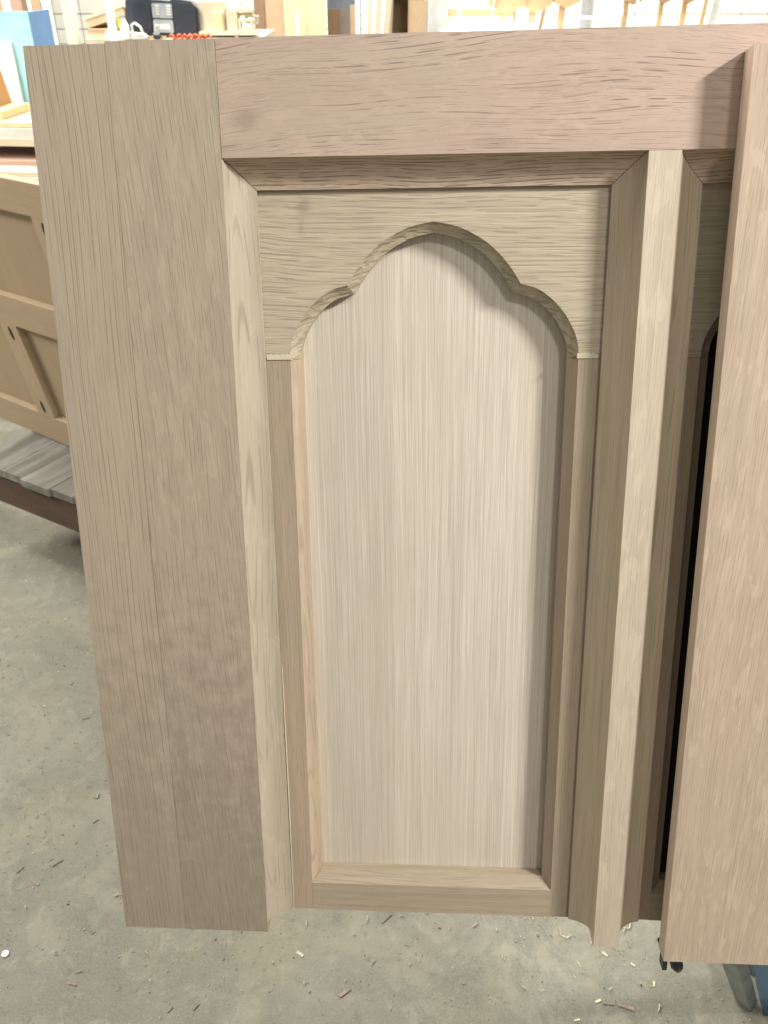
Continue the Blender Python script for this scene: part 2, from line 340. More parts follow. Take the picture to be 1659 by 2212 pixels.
def bay(dx, mh, ms, msill, back, sh=0):
    dx -= sh; H0, H1 = .0012 + sh, X2 - .0012 + sh; yt = -.0012
    bm = bmesh.new()
    # front sheet
    def V(x, y, z): return bm.verts.new((x + dx, y, z))
    top = [V(x, yt, ZH) for x, y in outer]; lo = [V(x, y, ZH) for x, y in outer]
    for i in range(len(outer) - 1):
        if outer[i + 1][0] - outer[i][0] > 1e-6: bm.faces.new((lo[i], lo[i + 1], top[i + 1], top[i]))
    a, b_, c, d = V(H0, yt, ZH), V(H0, -.160, ZH), V(H1, yt, ZH), V(H1, -.160, ZH)
    bm.faces.new((b_, lo[0], top[0], a)); bm.faces.new((lo[-1], d, c, top[-1]))
    # coved edge and inner drop
    K = 6; rows = [lo]
    for k in range(1, K + 1):
        s = k / K; an = R(26) + R(36) * s
        zz = (math.sin(an) - math.sin(R(26))) / (math.sin(R(62)) - math.sin(R(26))); xx = (math.cos(R(26)) - math.cos(an)) / (math.cos(R(26)) - math.cos(R(62)))
        rows.append([V(o[0] + (i_[0] - o[0]) * xx, o[1] + (i_[1] - o[1]) * xx, ZH + (ZC - ZH) * zz) for o, i_ in zip(outer, inner)])
    rows.append([V(i_[0], i_[1], ZP + .0003) for i_ in inner])
    cbm = bmesh.new()
    crows = [[cbm.verts.new(v.co) for v in r] for r in rows]
    for r0, r1 in zip(crows, crows[1:]):
        for i in range(len(outer) - 1):
            try: cbm.faces.new((r0[i], r1[i], r1[i + 1], r0[i + 1]))
            except ValueError: pass
    bmesh.ops.remove_doubles(cbm, verts=cbm.verts, dist=1e-6); bmesh.ops.remove_doubles(bm, verts=bm.verts, dist=1e-6)
    from_bm('coved_edge', cbm, M['arch_cove'], frame)
    # bottom ends
    for sx in (0, 1):
        q = [(.0443, ZH), (.0528, ZC), (.0528, ZP + .0003)]
        if sx: q = [(2 * CX - x, z) for x, z in q]
        hx = H1 if sx else H0
        q += [(hx, ZP + .0003), (hx, ZH)]
        bm.faces.new([V(x, -.160, z) for x, z in q])
    hd = from_bm('arched_header', bm, mh, frame)
    # strips
    for sx in (0, 1):
        pr = [(.0443, ZH - .0003)]
        for k in range(1, 7):
            an = R(26) + R(36) * k / 6
            zz = (math.sin(an) - math.sin(R(26))) / (math.sin(R(62)) - math.sin(R(26))); xx = (math.cos(R(26)) - math.cos(an)) / (math.cos(R(26)) - math.cos(R(62)))
            pr.append((.0443 + .0085 * xx, ZH - .0003 + (ZC - ZH) * zz))
        pr += [(.0528, ZP)]
        if sx: pr = [(2 * CX - x, z) for x, z in pr]
        hx = H1 if sx else H0; pr += [(hx, ZP), (hx, ZH - .0003)]
        bm = bmesh.new(); add_prism(bm, [(x + dx, z) for x, z in pr], -.1604, -.7325, 'y')
        from_bm('side_strip', bm, ms, frame)
    # sill between the strips, coped over their coves
    pr = [(-.7328, ZP), (-.7328, ZH - .0001), (-.7000, ZH - .0001)]
    for k in range(1, 7):
        s = k / 6; pr.append((-.7000 + .0100 * s, ZH - .0001 + (ZC - ZH) * (s ** .8)))
    pr.append((-.6893, ZC - .0005)); pr.append((-.6890, ZP))
    bm = bmesh.new()
    def sx0(p): return dx + .0443 + (.0087 * max(0, min(1, (p[0] + .7000) / .0100)) if p[0] > -.7001 else 0)
    def sx1(p): return dx + 2 * CX - .0443 - (.0087 * max(0, min(1, (p[0] + .7000) / .0100)) if p[0] > -.7001 else 0)
    add_prism(bm, pr, 0, 0, 'x', fa=sx0, fb=sx1); from_bm('sill', bm, msill, frame)
    box('back_panel', (dx + sh + .002, dx + sh + X2 - .002, -.7320, -.002, ZP - .006, ZP - .0002), back, frame)
    return hd
bay(0, M['header'], M['strip'], M['sill'], M['panel'])
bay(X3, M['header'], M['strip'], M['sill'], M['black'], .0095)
# torn pale ends of the header beside the strips
def torn(x0, x1, h):
    bm = bmesh.new(); n = 12
    rows = []
    for j, yy in enumerate((-.1602, -.1602 + h)):
        rows.append([bm.verts.new((x0 + (x1 - x0) * i / n, yy + (rng.uniform(-.0006, .0008) if j else 0), ZH + .0007 - .0004 * j)) for i in range(n + 1)])
    rows.append([bm.verts.new((v.co.x, v.co.y + .0004, ZH + .0001)) for v in rows[1]])
    rows.insert(0, [bm.verts.new((v.co.x, v.co.y - .0002, ZH - .0001)) for v in rows[0]])
    for a, b_ in zip(rows, rows[1:]):
        for i in range(n): bm.faces.new((a[i], a[i + 1], b_[i + 1], b_[i]))
    from_bm('torn_edge', bm, M['tearout'], frame)
torn(.0238, .0470, .0042); torn(.2890, .3065, .0036)
# pale glue sliver down the left joint
bm = bmesh.new()
ys = [-.45 - .0283 * i for i in range(11)]
for i in range(10):
    w0 = .0004 + .0009 * math.sin(math.pi * i / 10); w1 = .0004 + .0009 * math.sin(math.pi * (i + 1) / 10)
    x = .0237
    v = [bm.verts.new(p) for p in ((x, ys[i], ZH + .0007), (x + w0, ys[i], ZH + .0004), (x + w1, ys[i + 1], ZH + .0004), (x, ys[i + 1], ZH + .0007))]
    bm.faces.new(v)
bmesh.ops.remove_doubles(bm, verts=bm.verts, dist=1e-6)
from_bm('joint_sliver', bm, M['tearout'], frame)

# ------------------------------------------------------------------ board resting on the frame, at the right
bd = box('oak_board', (.3965, .60, -.7430, .0668, .0004, .0195), M['board'], None, .0010)
bd.matrix_world = FR
tag(bd, 'wide smooth oak board resting against the front of the arched frame at the right edge', 'board')

# clamp under the board corner
cl = thing('clamp', 'small black clamp with a round screw knob under the bottom corner of the right board', 'clamp', mtx=FR)
mblk = plain('black clamp metal', (.02, .022, .023), .45, .3, 30)
bm = bmesh.new(); add_prism(bm, [(.3985, .016), (.3985, -.012), (.500, -.012), (.435, .010)], -.7436, -.7470, 'y'); from_bm('jaw', bm, mblk, cl, .0008)
box('post', (.3985, .4030, -.7610, -.7475, .000, .012), mblk, cl, .001)
bm = bmesh.new(); add_tube(bm, [(.411, -.7474, .004), (.412, -.750, .004), (.4125, -.752, .004), (.415, -.762, .006), (.416, -.766, .006)], [.0040, .0042, .0066, .0062, .0035], 8); from_bm('knob', bm, mblk, cl)

# ------------------------------------------------------------------ metal trestle carrying the frame
ms = plain('grey trestle steel', (.17, .19, .20), .42, .25, 25, metallic=.5, bump=.1)
tr = thing('metal_trestle', 'grey steel trestle with slanted legs behind the right board, holding the frame up', 'trestle', loc=(0, 0, 0))
def bar(bm, a, b, w_, h_):
    a, b = Vector(a), Vector(b); d = b - a; q = d.to_track_quat('Z', 'Y').to_matrix().to_4x4(); q.translation = a
    add_box(bm, -w_ / 2, w_ / 2, -h_ / 2, h_ / 2, 0, d.length, mtx=q)
for a, b in (((.372, .560, .66), (.640, .800, 0)), ((.78, .60, .66), (1.0, .84, 0)), ((.45, 1.0, .66), (.62, 1.45, 0)), ((.85, 1.0, .66), (1.1, 1.45, 0))):
    bm = bmesh.new(); bar(bm, a, b, .030, .022); from_bm('leg', bm, ms, tr, .002)
bm = bmesh.new(); bar(bm, (.395, .57, .672), (1.0, .57, .672), .03, .03); from_bm('crossbar', bm, ms, tr, .002)
bm = bmesh.new(); bar(bm, (.42, .585, .672), (.45, 1.0, .672), .03, .03); from_bm('crossbar', bm, ms, tr, .002)
bm = bmesh.new(); bar(bm, (.455, .63, .50), (.60, .76, .16), .007, .006); from_bm('brace', bm, ms, tr)
# blue bin at the lower right
mblue = plain('blue plastic', (.045, .09, .14), .4, .1, 8)
bb = thing('blue_bin', 'blue plastic bin on the floor beside the trestle leg in the lower right corner', 'bin', loc=(.850, .90, 0), rot=(0, 0, R(-8)))
bm = bmesh.new()
add_prism(bm, [(-.17, -.15), (.17, -.15), (.17, .15), (-.17, .15)], 0, 0.12, 'z'); from_bm('tub', bm, mblue, bb, .012)
box('rim', (-.185, .185, -.165, .165, .121, .140), mblue, bb, .006)

# ------------------------------------------------------------------ low cart on the left with the framed cabinet side
mplank = wood('grey painted plank', (.265, .265, .245), dark=(.10, .09, .075), axis='y', seed=21, band=.85, bandf=26, fine=.3, pores=.4, pore_s=(160, 14), warp=.01, tint=(.15, .135, .115), tint_amt=.55, bump=.6)
mbeam = wood('dark stained beam', (.105, .068, .047), axis='x', seed=22, band=.5, bandf=40, fine=.3, pores=.5, pore_s=(180, 12), warp=.01, tint=(.08, .055, .04), tint_amt=.6, bump=.8)
e1 = Vector((.862, -.507, 0)); ang = math.atan2(-.507, .862)
ct = thing('flat_cart', 'low flat cart of worn grey planks on dark beams at the left', 'cart', loc=(-1.10, 2.122, 0), rot=(0, 0, ang))
x = -.10
while x < 1.05:
    wd = rng.choice((.085, .10, .115, .13)); o = box('plank', (x + .0012, x + wd - .0012, rng.uniform(-.012, .002), .62, .298, .320 + rng.uniform(-.002, .002)), mplank, ct, .003); x += wd
box('light_blocker', (-.08, 1.0, .28, .34, .0, .296), mbeam, ct, .004); box('beam', (-.10, 1.03, .004, .05, .195, .297), mbeam, ct, .005); box('beam', (-.10, 1.03, .55, .60, .195, .297), mbeam, ct, .005)  # middle beam is added to block light and darken the floor below
mw = plain('black rubber', (.02, .02, .02), .7, .2, 20)
for wx, wy in ((.93, .10), (.93, .50), (.02, .50)):
    bm = bmesh.new(); add_tube(bm, [(wx, wy - .018, .075), (wx, wy + .018, .075)], .075, 20); wl = from_bm('wheel', bm, mw, ct)
    box('fork', (wx - .02, wx + .02, wy - .03, wy - .022, .075, .195), ms, ct)

mcab = wood('pale cabinet oak', (.43, .335, .225), axis='x', seed=23, band=.2, bandf=40, fine=.2, pores=.15, pore_s=(300, 10), warp=.004, tint=(.42, .32, .21), tint_amt=.5, bump=.2)
mcabv = wood('pale cabinet oak upright', (.43, .335, .225), axis='y', seed=24, band=.2, bandf=40, fine=.2, pores=.15, pore_s=(300, 10), warp=.004, bump=.2)
mcabp = wood('cabinet panel oak', (.39, .30, .195), axis='y', seed=25, band=.2, bandf=14, fine=.1, pores=.08, warp=.006, bump=.1)
h = Vector((.824, -.566, 0)).normalized(); u = Vector((-.096, -.140, .985)).normalized(); n_ = h.cross(u)   # u x ... normal toward the camera
CM = Matrix((h, u, n_)).transposed().to_4x4(); CM.translation = Vector((-1.071, 2.337, .321))
cb = thing('cabinet_frame', 'pale unfinished cabinet face of rails and stiles with pocket holes, standing on the low cart', 'cabinet face', mtx=CM)
LX, RX = -.55, .80
for y0, y1 in ((.005, .100), (.402, .492), (.742, .822)): box('rail', (LX, RX, y0, y1, -.020, 0), mcab, cb, .001)
for x0, x1, y0, y1 in ((.076, .149, .1005, .4015), (.410, .482, .4925, .7415), (.60, .672, .1005, .4015), (-.40, -.33, .1005, .4015), (-.10, -.03, .4925, .7415), (.10, .17, .4925, .7415)):
    if x0 == .10: continue
    box('stile', (x0, x1, y0, y1, -.020, -.0005), mcabv, cb, .001)
    cxm = (x0 + x1) / 2
    for yy in ((y0 + .03, y1 - .03)):
        bm = bmesh.new(); add_prism(bm, [(cxm + .0065 * math.cos(t), yy + .021 * math.sin(t)) for t in [2 * math.pi * k / 12 for k in range(12)]], -.0004, .0004, 'z')
        from_bm('pocket_hole', bm, plain('dark hole', (.05, .032, .018), .8, .1), cb)
box('panel', (LX, RX, .09, .75, -.034, -.0205), mcabp, cb)
# cabinet top boards behind the face (lying flat)
def flat_board(name, label, cat, x0, x1, y0, y1, z0, z1, mat, group=None, az=0, loc=(0, 0)):
    o = box(name, (x0, x1, y0, y1, 0, z1 - z0), mat, None, .001); o.location = (loc[0], loc[1], z0); o.rotation_euler = (0, 0, az)
    tag(o, label, cat, group); return o
mcream = wood('cream oak ply', (.62, .55, .42), axis='x', seed=31, band=.15, bandf=20, fine=.1, pores=.08, warp=.01, bump=.1)
mtan = wood('tan ply', (.50, .36, .235), axis='y', seed=32, band=.2, bandf=16, fine=.1, pores=.08, warp=.01, bump=.1)
mbrown = wood('brown board', (.27, .175, .11), axis='y', seed=33, band=.25, bandf=16, fine=.1, pores=.08, warp=.01, bump=.1)
myel = wood('yellowish maple', (.70, .60, .36), axis='y', seed=34, band=.12, bandf=14, fine=.1, pores=.05, warp=.01, bump=.1)
mpink = wood('pinkish ply', (.50, .345, .275), axis='x', seed=35, band=.15, bandf=20, fine=.1, pores=.08, warp=.01, bump=.1)
morange = wood('orange pine', (.55, .30, .12), axis='y', seed=36, band=.25, bandf=20, fine=.1, pores=.08, warp=.01, bump=.1)
mwhite = plain('white paint', (.80, .80, .76), .5, .05, 3)
mgrey = plain('grey steel', (.42, .44, .45), .4, .1, 6, metallic=.3)

# the stack of panels lying flat behind the cabinet face
TH = math.atan2(-.3, 1.0)
SB = (-1.38, 2.98)
def stk(label, z0, z1, dy, mat, w_=1.7, d_=.55):
    return flat_board('plywood_sheet', label, 'panel', -w_ / 2, w_ / 2, dy, dy + d_, z0, z1, mat, 'panels stacked flat at the left', R(-6), SB)
tb = thing('work_table', 'plain wooden table under the stack of flat panels at the left', 'table', loc=(SB[0], SB[1], 0), rot=(0, 0, R(-6)))
box('table_top', (-.85, .85, -.02, .62, .90, .938), mcream, tb, .003)
for lx in (-.8, .74):
    for ly in (.02, .53): box('leg', (lx, lx + .06, ly, ly + .06, 0, .899), mcream, tb, .002)
stk('wide pale panel at the bottom of the flat stack', .9385, .954, .0, mcream)
stk('reddish thin panel second from the bottom of the flat stack', .9545, .968, .10, mpink, d_=.45)
for xx in (-.12, .24): 
    o = box('spacer_block', (xx, xx + .045, .16, .22, 0, .040), mcream, None, .001); o.location = (SB[0], SB[1], .9685); o.rotation_euler = (0, 0, R(-6))
    tag(o, ('left' if xx < 0 else 'right') + ' short cream spacer block between the stacked flat panels', 'block', 'spacer blocks between the flat panels')
stk('cream panel resting on the spacer blocks', 1.009, 1.032, .13, mcream, d_=.45)
mmarb = plain('whitish marbled laminate', (.66, .66, .62), .35, .12, 9)
stk('whitish marbled panel near the top of the flat stack', 1.0325, 1.062, .145, mmarb, d_=.42)
stk('thin pale panel on top of the flat stack', 1.064, 1.078, .16, myel, d_=.42)

# pinkish crate with an orange end standing on the stack
cr = thing('wooden_crate', 'pinkish plywood crate with a slanted orange end board, standing on the flat stack', 'crate', loc=(-1.62, 3.22, 1.0785), rot=(0, 0, R(-6)))
box('base', (-.50, .325, -.01, .20, 0, .026), myel, cr, .001)
bm = bmesh.new(); add_prism(bm, [(.243, .0265), (.262, .0265), (.232, .205), (.212, .205)], -.012, .20, 'y', mtx=None); from_bm('end_board', bm, morange, cr, .001)
box('back_board', (-.50, .22, .05, .065, .027, .205), mpink, cr, .001)
box('shelf', (-.50, .216, -.005, .05, .094, .102), mcream, cr, .001)
box('back_board', (-.50, .19, .035, .049, .103, .190), mpink, cr, .001)

# teal and blue box
bx = thing('foam_sheet_box', 'tall pale teal box with a bright blue side, behind the frame at the far left', 'box', loc=(-1.398, 3.90, 0), rot=(0, 0, 0))
mteal = plain('pale teal film', (.34, .66, .70), .25, .25, 3); mbl = plain('bright blue side', (.16, .36, .72), .4, .12, 3)
box('teal_face', (-.90, 0, -.012, 0, 0, 1.365), mteal, bx, .002)
bm = bmesh.new(); add_prism(bm, [(.0005, -.012), (.014, .20), (.002, .20), (-.012, .001)], 0, 1.362, 'z'); from_bm('blue_side', bm, mbl, bx)
box('white_wrap', (-.90, -.085, -.024, -.0125, 0, 1.26), mwhite, bx, .004)

# ------------------------------------------------------------------ far wall of blocks
wl = thing('block_wall', 'cream painted concrete block wall across the back of the workshop', 'wall', loc=(0, 15, 0))
box('wall_core', (-12, 12, .05, .25, 0, 5), plain('mortar grey', (.42, .42, .39), .8), wl)
mblock = plain('cream block paint', (.60, .60, .545), .6, .05, 4, bump=.2)
bme = None
for j in range(6):
    for i in range(44):
        if bme is None:
            o = box('block', (.006, .394, 0, .05, .006, .194), mblock, wl, .004); bme = o
        else:
            o = bme.copy(); COL.objects.link(o); o.parent = wl
        o.location = (-8.6 + i * .40, 0, j * .2)
upper = box('upper_blocks', (-12, 12, 0, .05, 1.2, 5), mblock, wl)
box('lower_ledge', (3.3, 7.5, -.12, -.001, .40, .52), mwhite, wl, .004)

# ------------------------------------------------------------------ boards leaning and standing at the back
def P(u_, Y):  # metres right of the axis for a horizontal direction tangent at the height of the shelf
    return u_ * Y
def standing(name, label, cat, x0, x1, y, z1, mat, t=.03, lean=0, group='boards standing along the back', z0=0, tilt=0):
    o = box(name, (0, x1 - x0, 0, t, 0, z1 - z0), mat, None, .002); o.location = (x0, y, z0); o.rotation_euler = (R(-lean), R(tilt), 0)
    tag(o, label, cat, group); return o
K = .000468
def xs(u_, Y): return (u_ - 830) * K * Y
Y = 6.6
tops = [(-6, 20, mtan, 'tan board at the far left of the back row'), (20, 37, mwhite, 'white board second from the left in the back row'), (38, 60, mpink, 'brownish pink board behind the teal box'),
        (60, 70, mbrown, 'narrow dark brown board behind the blue side of the box'), (71, 79, mwhite, 'narrow white strip right of the dark brown board'), (80, 98, mtan, 'tan brown board above the blue side of the box'),
        (100, 117, mwhite, 'white strip leaning left of the cream post')]
for u0, u1, mt, lb in tops: standing('leaning_board', lb, 'board', xs(u0, Y), xs(u1, Y), Y + .01 * u0 / 20, 1.9, mt, tilt=-1.5)
standing('square_post', 'square cream post left of the slanted box', 'post', xs(137, 6.2), xs(159, 6.2), 6.2, 2.4, plain('cream paint', (.74, .72, .60), .5, .05), t=.07, group='posts in the background')
standing('leaning_board', 'dark narrow board left of the tan panel', 'board', xs(550, 8), xs(572, 8), 8.0, 2.0, mbrown)
standing('leaning_board', 'tan brown panel behind the stack of cream blocks', 'board', xs(573, 8), xs(613, 8), 8.02, 2.0, mtan)
standing('leaning_board', 'left one of the two pale yellow doors', 'board', xs(616, 8), xs(661, 8), 7.95, 2.2, myel)
standing('leaning_board', 'right one of the two pale yellow doors', 'board', xs(662, 8), xs(705, 8), 7.97, 2.2, myel)
standing('leaning_board', 'short white strip in front of the yellow doors', 'board', xs(638, 7.8), xs(645, 7.8), 7.8, 1.17, mwhite)
standing('leaning_board', 'grey blue sheet behind the brown slabs', 'board', xs(706, 8.5), xs(780, 8.5), 8.6, 2.0, plain('grey blue sheet', (.20, .24, .30), .6))
standing('leaning_board', 'brown slab right of the yellow doors', 'board', xs(707, 8.2), xs(732, 8.2), 8.3, 1.17, mbrown)
standing('leaning_board', 'grey brown slab between two brown slabs', 'board', xs(733, 8.2), xs(755, 8.2), 8.31, 1.17, plain('grey brown', (.25, .22, .20), .6))
standing('leaning_board', 'brown slab left of the thin white post', 'board', xs(756, 8.2), xs(771, 8.2), 8.3, 1.20, mtan)
standing('square_post', 'thin white post between the brown slabs and the white strips', 'post', xs(768, 7.6), xs(778, 7.6), 7.6, 2.2, mwhite, group='posts in the background')
for k, (u0, u1, tl) in enumerate(((779, 789, 3), (791, 803, 4), (805, 818, 5), (821, 833, 3))):
    standing('leaning_board', ['leftmost pale strip', 'second pale strip', 'third pale strip', 'rightmost pale strip'][k] + ' leaning left of the brown box', 'board', xs(u0, 8), xs(u1, 8) , 8.0 + .03 * k, 1.6, mcream, tilt=tl)
bxx = thing('open_brown_box', 'tall open brown plywood box in the middle of the background', 'box', loc=(xs(840, 8.2), 8.2, .4))
wb = xs(921, 8.2) - xs(840, 8.2)
box('back', (0, wb, .38, .40, 0, .86), mtan, bxx); box('side', (0, .02, 0, .3795, 0, .86), mtan, bxx); box('side', (wb * .52, wb * .52 + .02, 0, .3795, 0, .86), mtan, bxx)
box('front_panel', (wb * .56, wb, -.01, .01, 0, .84), mtan, bxx); box('lid', (-.01, wb, -.01, .40, .8605, .885), mbrown, bxx)
standing('square_post', 'thin grey post right of the brown box', 'post', xs(921, 9), xs(926, 9), 9, 2.0, mgrey, group='posts in the background')
standing('leaning_board', 'pale grey sheet between the brown box and the wooden stands', 'board', xs(927, 10), xs(985, 10), 10, 2.0, plain('pale grey sheet', (.50, .51, .49), .5))

# ------------------------------------------------------------------ bench with the radio
ba = thing('workbench', 'cluttered pale workbench behind the top left of the frame', 'workbench', loc=(0, 6, 0))
x0, x1 = xs(178, 6), xs(560, 6)
box('bench_top', (x0, x1, -.02, .80, 1.07, 1.118), mcream, ba, .003)
for a in (x0 + .02, x1 - .10):
    for b_ in (.0, .70): box('leg', (a, a + .07, b_, b_ + .07, 0, 1.069), mcream, ba)
ZB = 1.1185
# radio
YR = 6.05
rd = thing('portable_radio', 'black portable radio with two speakers and a grey centre panel on the workbench', 'radio', loc=(xs(268, YR), YR, ZB + .015), rot=(0, R(2), R(4)))
mrad = plain('dark blue grey plastic', (.045, .052, .068), .35, .15, 9); mrg = plain('silver plastic', (.42, .44, .47), .3, .1, 9); mgr = plain('speaker mesh', (.03, .035, .05), .7, .3, 160)
L = xs(428, YR) - xs(268, YR); H = .205
def rr(x0, x1, z0, z1, r, n=5):
    pts = []
    for cx, cz, a0 in ((x1 - r, z1 - r, 0), (x0 + r, z1 - r, 90), (x0 + r, z0 + r, 180), (x1 - r, z0 + r, 270)):
        for k in range(n + 1): pts.append((cx + r * math.cos(R(a0 + 90 * k / n)), cz + r * math.sin(R(a0 + 90 * k / n))))
    return pts
bm = bmesh.new(); add_prism(bm, [(0, .03), (.03, 0), (L - .03, 0), (L, .03), (L - .005, H - .05), (L - .045, H - .012), (L * .66, H), (L * .62, H - .014), (L * .36, H - .010), (L * .33, H + .008), (.06, H + .014), (.015, H - .02)], .0, .16, 'y'); from_bm('body', bm, mrad, rd, .006)
for a, b_ in ((.055, L * .36), (L * .66, L - .02)):
    bm = bmesh.new(); add_prism(bm, rr(a, b_, .02, H - .025, .03), -.014, -.0005, 'y'); from_bm('speaker', bm, mgr, rd, .004)
bm = bmesh.new(); add_prism(bm, rr(L * .38, L * .645, .10, H - .028, .008), -.012, -.0005, 'y'); dp = from_bm('display_panel', bm, mrg, rd, .002)
bm = bmesh.new(); add_prism(bm, rr(L * .38, L * .645, .022, .092, .008), -.012, -.0005, 'y'); from_bm('tape_door', bm, mrg, rd, .002)
for k in range(4):
    for sx in (.43, .575): box('button', (L * sx, L * sx + .022, -.0165, -.0125, .118 + k * .014, .126 + k * .014), mwhite, rd)
bm = bmesh.new(); add_prism(bm, rr(L * .455, L * .60, .040, .070, .008), -.0145, -.0122, 'y'); from_bm('label_plate', bm, mwhite, rd)
# slanted box
sl = thing('slanted_box', 'shallow cream box tipped on scrap boards at the left end of the bench', 'box', loc=(xs(183, 6), 6.05, ZB + .055), rot=(R(-12), R(-16), R(8)))
box('tray', (0, .24, .0, .34, 0, .045), mtan, sl, .002); box('lid', (-.004, .244, -.004, .344, .0455, .060), myel, sl, .002)
for k, (a, b_, c, lb) in enumerate(((182, 236, .0, 'lower'), (184, 232, .026, 'upper'))):
    o = box('scrap_board', (xs(a, 6), xs(b_, 6), 6.0 + .01 * k, 6.25, ZB + c, ZB + c + .025), mcream if k == 0 else mtan, None, .001); tag(o, lb + ' scrap board under the tipped cream box', 'board', 'scrap boards under the tipped box')
o = box('white_carton', (xs(202, 5.8), xs(262, 5.8), 5.99, 6.04, ZB, ZB + .038), mwhite, None, .002); tag(o, 'low white carton at the front of the bench beside the white pole', 'carton')
o = box('white_pole', (xs(232, 5.7), xs(246, 5.7), 5.68, 5.74, 0, 2.2), mwhite, None, .004); tag(o, 'glaring white pole in front of the bench, left of the spray bottle', 'pole')
sb = thing('spray_bottle', 'white spray bottle with a bright yellow trigger beside the radio', 'bottle', loc=(xs(266, 5.95), 5.95, ZB), rot=(0, 0, 0))
bm = bmesh.new(); add_tube(bm, [(0, 0, .002), (0, 0, .07), (0, 0, .095), (0, 0, .11)], [.028, .028, .016, .012], 16); from_bm('bottle', bm, mwhite, sb, smooth=False)
box('trigger', (-.036, -.014, -.008, .008, .062, .110), plain('yellow plastic', (.75, .70, .04), .4), sb, .004); box('nozzle', (-.02, .012, -.009, .009, .111, .128), mgrey, sb, .003)
jg = thing('white_iron', 'white power tool with a looped handle lying left of the radio', 'power tool', loc=(xs(278, 5.95), 5.95, ZB))
bm = bmesh.new(); add_prism(bm, [(0, 0), (.085, 0), (.090, .012), (.07, .03), (0, .035)], 0, .07, 'y'); from_bm('body', bm, mwhite, jg, .004)
bm = bmesh.new(); add_tube(bm, [(.004, .03, .03), (.004, .03, .075), (.025, .03, .085), (.055, .03, .065), (.068, .03, .03)], .007, 8); from_bm('handle', bm, mwhite, jg, smooth=True)
sp_ = thing('cable_spool', 'small black spool with a white hook in front of the radio', 'spool', loc=(xs(321, 5.9), 5.98, ZB + .018))
bm = bmesh.new(); add_tube(bm, [(0, 0, 0), (.038, 0, .0)], .018, 14); from_bm('drum', bm, mrad, sp_)
bm = bmesh.new(); add_tube(bm, [(.01, 0, .018), (.012, 0, .045), (.02, 0, .056), (.035, 0, .054)], .004, 6); from_bm('hook', bm, mwhite, sp_)
bm = bmesh.new()
for k in range(5):
    pts = [(xs(360 + 17 * k, 5.95) + .045 * t, 5.98 + .012 * math.sin(t * 9 + k), ZB + .012 + .012 * math.sin(t * 6 + 2 * k)) for t in [i / 8 * 1.6 for i in range(9)]]
    add_tube(bm, pts, .0075, 7)
o = from_bm('orange_cord', bm, plain('orange red rubber', (.62, .10, .04), .45, .15, 30), None, smooth=True); tag(o, 'bunched orange red cord lying on the bench below the radio', 'cord')
o = box('brown_case', (xs(300, 5.9), xs(345, 5.9), 6.0, 6.03, ZB, ZB + .012), mtan, None, .001); tag(o, 'thin tan board at the front of the bench left of the orange cord', 'board')
# cream blocks right of the radio
def blk(u0, u1, v0, v1, y, mat, lb):
    z1 = ZB + (70 - v0) * .0029; z0 = ZB + (70 - v1) * .0029
    o = box('cream_block', (xs(u0, y), xs(u1, y), y, y + .15, max(z0, ZB), z1), mat, None, .002); tag(o, lb, 'block', 'cream blocks piled right of the radio')
stand = box('riser_board', (xs(430, 6.1), xs(552, 6.1), 6.05, 6.30, ZB + .018, ZB + .034), mcream, None, .001); tag(stand, 'flat riser board carrying the pile of cream blocks', 'board')
for u0 in (436, 506): 
    o = box('small_post', (xs(u0, 6.1), xs(u0 + 8, 6.1), 6.07, 6.11, ZB, ZB + .0175), mcream, None); tag(o, ('left' if u0 == 436 else 'right') + ' short post under the riser board', 'block', 'posts under the riser board')
for a in ((429, 486, 4, 58.2, 6.12, mcream, 'largest cream block, directly right of the radio'), (461, 480, 24, 58.2, 6.08, myel, 'small upright block standing before the largest one'), (488, 512, 22, 58.2, 6.12, mcream, 'square cream block between the largest block and the open frames')): blk(*a)
def ring_frame(u0, u1, v0, v1, y, t, lb, tilt=0):
    z1 = ZB + (70 - v0) * .0029; z0 = ZB + (70 - v1) * .0029; X0, X1 = xs(u0, y), xs(u1, y)
    f = thing('small_open_frame', lb, 'frame', loc=(X0, y, z0), rot=(0, R(tilt), 0), group='small open frames on the bench'); hh = z1 - z0; ww = X1 - X0
    box('slat', (0, ww, 0, .06, 0, t), mcream, f, .001); box('slat', (0, ww, 0, .06, hh - t, hh), mcream, f, .001); box('slat', (0, t, 0, .06, t, hh - t), mcream, f, .001); box('slat', (ww - t, ww, 0, .06, t, hh - t), mcream, f, .001)
ring_frame(514, 545, 36, 58, 6.1, .014, 'lower open wooden frame at the right end of the bench')
ring_frame(528, 556, 30, 46, 6.25, .012, 'small open wooden frame sticking out past the bench end', 6)
for k, (u0, u1, v, tl) in enumerate(((480, 548, 17, 2), (520, 552, 5, 28), (484, 545, 27, -2))):
    z = ZB + (70 - v) * .0029
    o = box('wood_batten', (0, xs(u1, 6.15) - xs(u0, 6.15), 0, .05, -.016, 0), mcream, None, .001); o.location = (xs(u0, 6.15), 6.15 + .02 * k, z); o.rotation_euler = (0, R(tl), 0)
    tag(o, ['long cream slat laid across the pile of blocks', 'short cream slat tipped down at the top of the pile', 'lower cream slat across the square block'][k], 'slat', 'cream slats on the pile')

